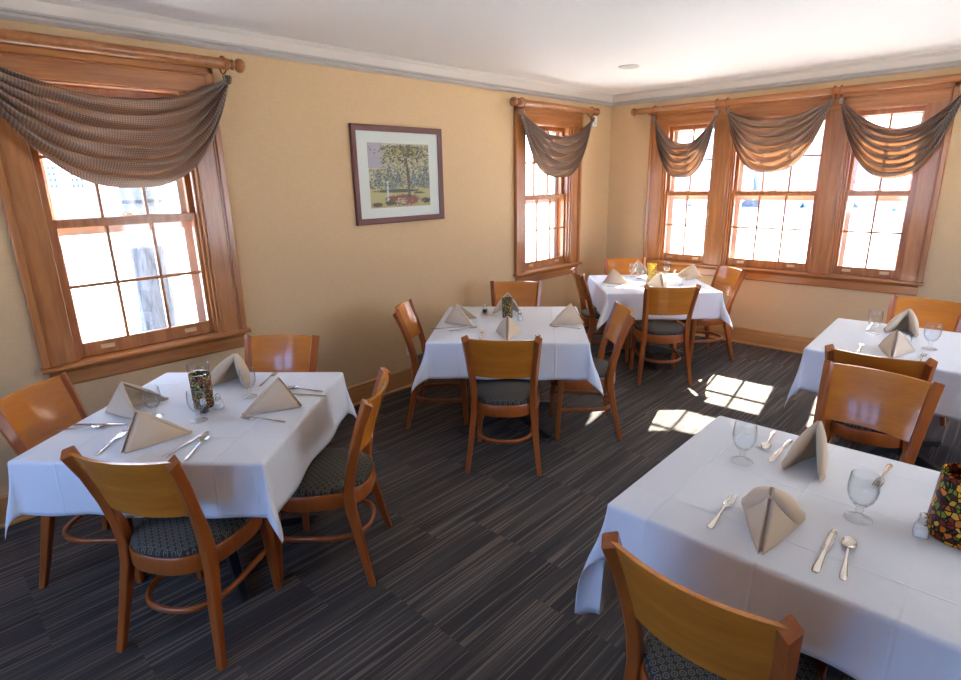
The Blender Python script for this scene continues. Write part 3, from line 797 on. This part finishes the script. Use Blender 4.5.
# ------------------------------------------------------------------ cutlery (length along +y, origin at the middle)
def slab(prof, t):
    """prof [(y, half width, z)] lofted flat bar"""
    return [[(-w, y, z+t*.3), (-w*.6, y, z+t), (w*.6, y, z+t), (w, y, z+t*.3), (w*.7, y, z), (-w*.7, y, z)] for y, w, z in prof]
def knife_mesh():
    m = MB(); m.loft(slab([(-.120, .004, .001), (-.116, .0085, .001), (-.10, .0100, .001), (-.06, .0075, .0015), (-.015, .0058, .002), (-.005, .0070, .002), (.0, .0085, .001), (.05, .0098, .001), (.09, .0108, .001), (.112, .0085, .001), (.120, .003, .001)], .0034)); return m.mesh('knife', M['steel'], 45.)
def handle(m, y1): m.loft(slab([(-.110, .004, .001), (-.106, .0080, .001), (-.085, .0088, .0015), (-.045, .0058, .003), (0., .0036, .006), (y1, .0034, .007)], .003))
def fork_mesh():
    m = MB(); handle(m, .028)
    m.loft(slab([(.026, .0034, .007), (.036, .009, .006), (.046, .0125, .004), (.060, .0130, .0025)], .0022))
    for k in range(4):
        x = -.0105+.007*k
        m.loft([[(x+a, y, z+c) for a, c in ((-w, 0), (w, 0), (w, .002), (-w, .002))] for y, w, z in ((.058, .0026, .0025), (.080, .0021, .002), (.098, .0017, .004), (.110, .0010, .007))])
    return m.mesh('fork', M['steel'], 45.)
def spoon_mesh():
    m = MB(); handle(m, .034)
    def bowl(h):
        def fn(u, v):
            a = 2*pi*u; x = .0185*v*cos(a)*(1+.12*-sin(a)); y = .065+.032*v*sin(a)
            return (x, y, .0015+h+.0075*v*v)
        return fn
    m.grid(bowl(0), 24, 6); m.grid(bowl(.0016), 24, 6); return m.mesh('spoon', M['steel'], 60.)
KN, FK, SP = knife_mesh(), fork_mesh(), spoon_mesh()
def cutlery(kind, a, b, label):
    """a = handle end, b = working end (metres, on the cloth)"""
    me = {'knife': KN, 'fork': FK, 'spoon': SP}[kind]; o = link(kind, me)
    dx, dy = b[0]-a[0], b[1]-a[1]
    place(o, (a[0]+b[0])/2, (a[1]+b[1])/2, ZT+.001, math.degrees(math.atan2(dy, dx))-90)
    return tag(o, label, kind, 'steel '+kind+'s laid on the tables')
for a in (
    ('knife', (.860, -5.765), (1.040, -5.600), 'steel knife left of the window-side napkin on the tree-trunk window table'),
    ('spoon', (.885, -5.815), (1.000, -5.665), 'steel spoon beside the knife at the window side of the tree-trunk window table'),
    ('fork', (1.275, -5.770), (1.125, -5.632), 'steel fork to the left of the napkin nearest the viewer on the tree-trunk window table'),
    ('knife', (1.496, -5.598), (1.393, -5.401), 'steel knife to the right of the near napkin on the tree-trunk window table'),
    ('spoon', (1.580, -5.548), (1.440, -5.415), 'steel spoon by the near knife on the tree-trunk window table'),
    ('fork', (1.025, -4.990), (.893, -4.836), 'steel fork at the back of the tree-trunk window table, right of a goblet'),
    ('fork', (1.557, -5.124), (1.347, -5.240), 'steel fork in front of the right napkin on the tree-trunk window table'),
    ('spoon', (1.330, -4.830), (1.165, -4.915), 'steel spoon behind the right napkin on the tree-trunk window table'),
    ('knife', (1.405, -4.850), (1.215, -4.965), 'steel knife behind the right napkin on the tree-trunk window table'),
    ('knife', (.845, -3.660), (.985, -3.460), 'steel knife in front of the left napkin below the framed picture'),
    ('spoon', (.978, -3.600), (1.068, -3.420), 'steel spoon beside the left knife below the framed picture'),
    ('fork', (1.300, -3.640), (1.150, -3.465), 'steel fork left of the front napkin below the framed picture'),
    ('spoon', (1.660, -3.475), (1.510, -3.315), 'steel spoon showing its bowl above the chair back below the framed picture'),
    ('fork', (1.640, -3.000), (1.432, -3.079), 'steel fork in front of the right napkin below the framed picture'),
    ('fork', (.945, -1.510), (1.095, -1.355), 'steel fork before the left napkin on the corner table'),
    ('spoon', (1.540, -1.180), (1.440, -1.020), 'steel spoon right of the front napkin on the corner table'),
    ('fork', (3.212, -4.700), (3.200, -4.450), 'steel fork left of the near napkin on the nearest table'),
    ('knife', (3.489, -4.695), (3.482, -4.452), 'steel knife right of the near napkin on the nearest table'),
    ('spoon', (3.548, -4.675), (3.522, -4.465), 'steel spoon at the right of the near knife on the nearest table'),
    ('spoon', (3.143, -3.890), (3.166, -4.065), 'steel spoon behind the far left goblet of the nearest table'),
    ('knife', (3.214, -3.912), (3.210, -4.151), 'steel knife on the far side of the nearest table'),
    ('fork', (3.530, -3.890), (3.522, -4.110), 'steel fork on the far side of the nearest table, seen past a goblet'),
    ('fork', (3.160, -2.450), (3.135, -2.230), 'steel fork left of the near napkin on the far right table'),
    ('knife', (3.085, -1.610), (3.095, -1.850), 'steel knife beside the left goblet on the far right table'),
    ('fork', (3.439, -2.480), (3.442, -2.260), 'steel fork before the right goblet on the far right table')):
    cutlery(*a)

# ------------------------------------------------------------------ outside
ZG = -.35
tag(MB().box(-70, 70, -70, 70, ZG-.2, ZG).obj('ground', M['snow'], None, None), kind='structure')
def tree(x, y, rad, label):
    r = tag(empty('tree', (x, y, ZG)), label, 'tree')
    rnd = random.Random(9); rings = []
    for z, s in ((0, 1.5), (.15, 1.22), (.5, 1.05), (1.2, 1.), (2.5, .95), (4.5, .85), (7, .7)):
        rings.append([(rad*s*(1+.06*sin(5*a+z)+.04*sin(11*a+2*z))*cos(a), rad*s*(1+.06*sin(5*a+z)+.04*sin(11*a+2*z))*sin(a), z) for a in [2*pi*k/40 for k in range(40)]])
    MB().loft(rings).obj('trunk', M['bark'], r, 60.)
    for k in range(7):
        a = rnd.uniform(0, 6.28); z0 = 3.4+k*.5; L = rnd.uniform(2., 3.4)
        pth = [(cos(a+.2*sin(t*3))*(rad*.5+L*t), sin(a+.2*sin(t*3))*(rad*.5+L*t), z0+1.5*t-.5*t*t) for t in [j/6 for j in range(7)]]
        MB().tube(pth, [.11*(1-.8*j/6) for j in range(7)], 8).obj('branch', M['bark'], r, 60.)
tree(-4.05, -3.88, .25, 'thick grey tree trunk standing outside the wide single window')
r = tag(empty('building', (-32, 0, ZG)), 'distant white building with rows of small blue windows seen through the left window', 'building')
MB().box(-8, 0, -18, 26, 0, 13).obj('walls', M['bldg'], r, None)
for cy, nc in ((.05, 3), (1.16, 3)):
    for rr in range(4):
        for cc in range(nc):
            y0 = cy+cc*.19; z0 = 2.17+rr*.29
            MB().box(-.05, .03, y0, y0+.12, z0, z0+.19).obj('window', M['bwin'], r, None)
m = MB(); rnd = random.Random(3)
for k in range(90):
    x = -16+k*.62+rnd.uniform(-.5, .5); y = 34+rnd.uniform(-2, 4); h0 = rnd.uniform(3.4, 5.6); w = rnd.uniform(.9, 1.9)
    rings = []
    for j in range(7):
        t = j/6; rr = w*sin(pi*(.12+.86*t))**.8
        rings.append([(x+rr*cos(a)*(1+.25*rnd.random()), y+rr*sin(a)*(1+.25*rnd.random()), ZG+h0*t) for a in [2*pi*q/9 for q in range(9)]])
    m.loft(rings)
tag(m.obj('treeline', M['twig'], None, None), 'pale hazy treeline beyond the triple window', 'treeline', None, 'stuff')

# ------------------------------------------------------------------ light
w = bpy.data.worlds.new('sky'); S.world = w; w.use_nodes = True; nt = w.node_tree; nt.nodes.clear(); h = N(nt)
z = h.sep(h.coords('Generated'))[2]
c1 = h.ramp(z, [(.0, C4(1., 1., 1.)), (.12, C4(1., .99, .96)), (.6, C4(.86, .92, 1.))])
c2 = h.ramp(z, [(.0, C4(.50, .78, 1.34)), (.10, C4(.34, .64, 1.32)), (.6, C4(.28, .56, 1.25))])
yy = h.sep(h.coords('Generated'))[1]
c = h.mix(h.math('ADD', h.math('MULTIPLY', yy, .5), .5), c2, c1)
bg = h.n('ShaderNodeBackground'); h.l(c, bg.inputs[0]); bg.inputs[1].default_value = 5.5
h.l(bg.outputs[0], h.n('ShaderNodeOutputWorld').inputs[0])
sd = bpy.data.lights.new('sun', 'SUN'); sd.energy = 35.; sd.angle = radians(.55); sd.color = (1., .93, .82)
so = link('sun', sd); so.rotation_euler = Vector((.157, -1., -.716)).to_track_quat('-Z', 'Y').to_euler(); so.location = (0, 6, 5)
def portal(name, T, c, hw_, n):
    l = bpy.data.lights.new(name, 'AREA'); l.shape = 'RECTANGLE'; l.size = 2*hw_; l.size_y = 1.46; l.cycles.is_portal = True
    o = link(name, l); o.location = T(c, -.21, 1.54)
    p0, p1 = Vector(T(0, 0, 0)), Vector(T(0, 1, 0)); o.rotation_euler = (p1-p0).to_track_quat('-Z', 'Z').to_euler()
for T, W in ((TL, W1), (TL, W2), (TBk, WB), (TRt, WR2), (TRr, WK)):
    for c, hh, n in W: portal('sky_portal', T, c, hh, n)

# ------------------------------------------------------------------ camera
cd = bpy.data.cameras.new('camera'); cam = link('camera', cd)
cd.sensor_fit = 'HORIZONTAL'; cd.sensor_width = 36.; cd.lens = 564.11*36/961; cd.clip_start = .02; cd.clip_end = 300
yaw, pitch, roll = radians(43.822), radians(-15.757), radians(-1.205)
fw = Vector((-sin(yaw)*cos(pitch), cos(yaw)*cos(pitch), sin(pitch)))
rt = fw.cross(Vector((0, 0, 1))).normalized(); up = rt.cross(fw)
r2 = cos(roll)*rt+sin(roll)*up; u2 = -sin(roll)*rt+cos(roll)*up
mw = Matrix((r2, u2, -fw)).transposed().to_4x4(); mw.translation = (3.7301, -6.1707, 1.7418)
cam.matrix_world = mw
S.camera = cam
S.view_settings.view_transform = 'Standard'; S.view_settings.look = 'None'; S.view_settings.gamma = 1.; S.view_settings.use_curve_mapping = False
S.view_settings.exposure = 1.02
S.cycles.use_denoising = True
S.cycles.max_bounces = 10; S.cycles.diffuse_bounces = 6; S.cycles.transparent_max_bounces = 24
S.cycles.caustics_reflective = False; S.cycles.caustics_refractive = False
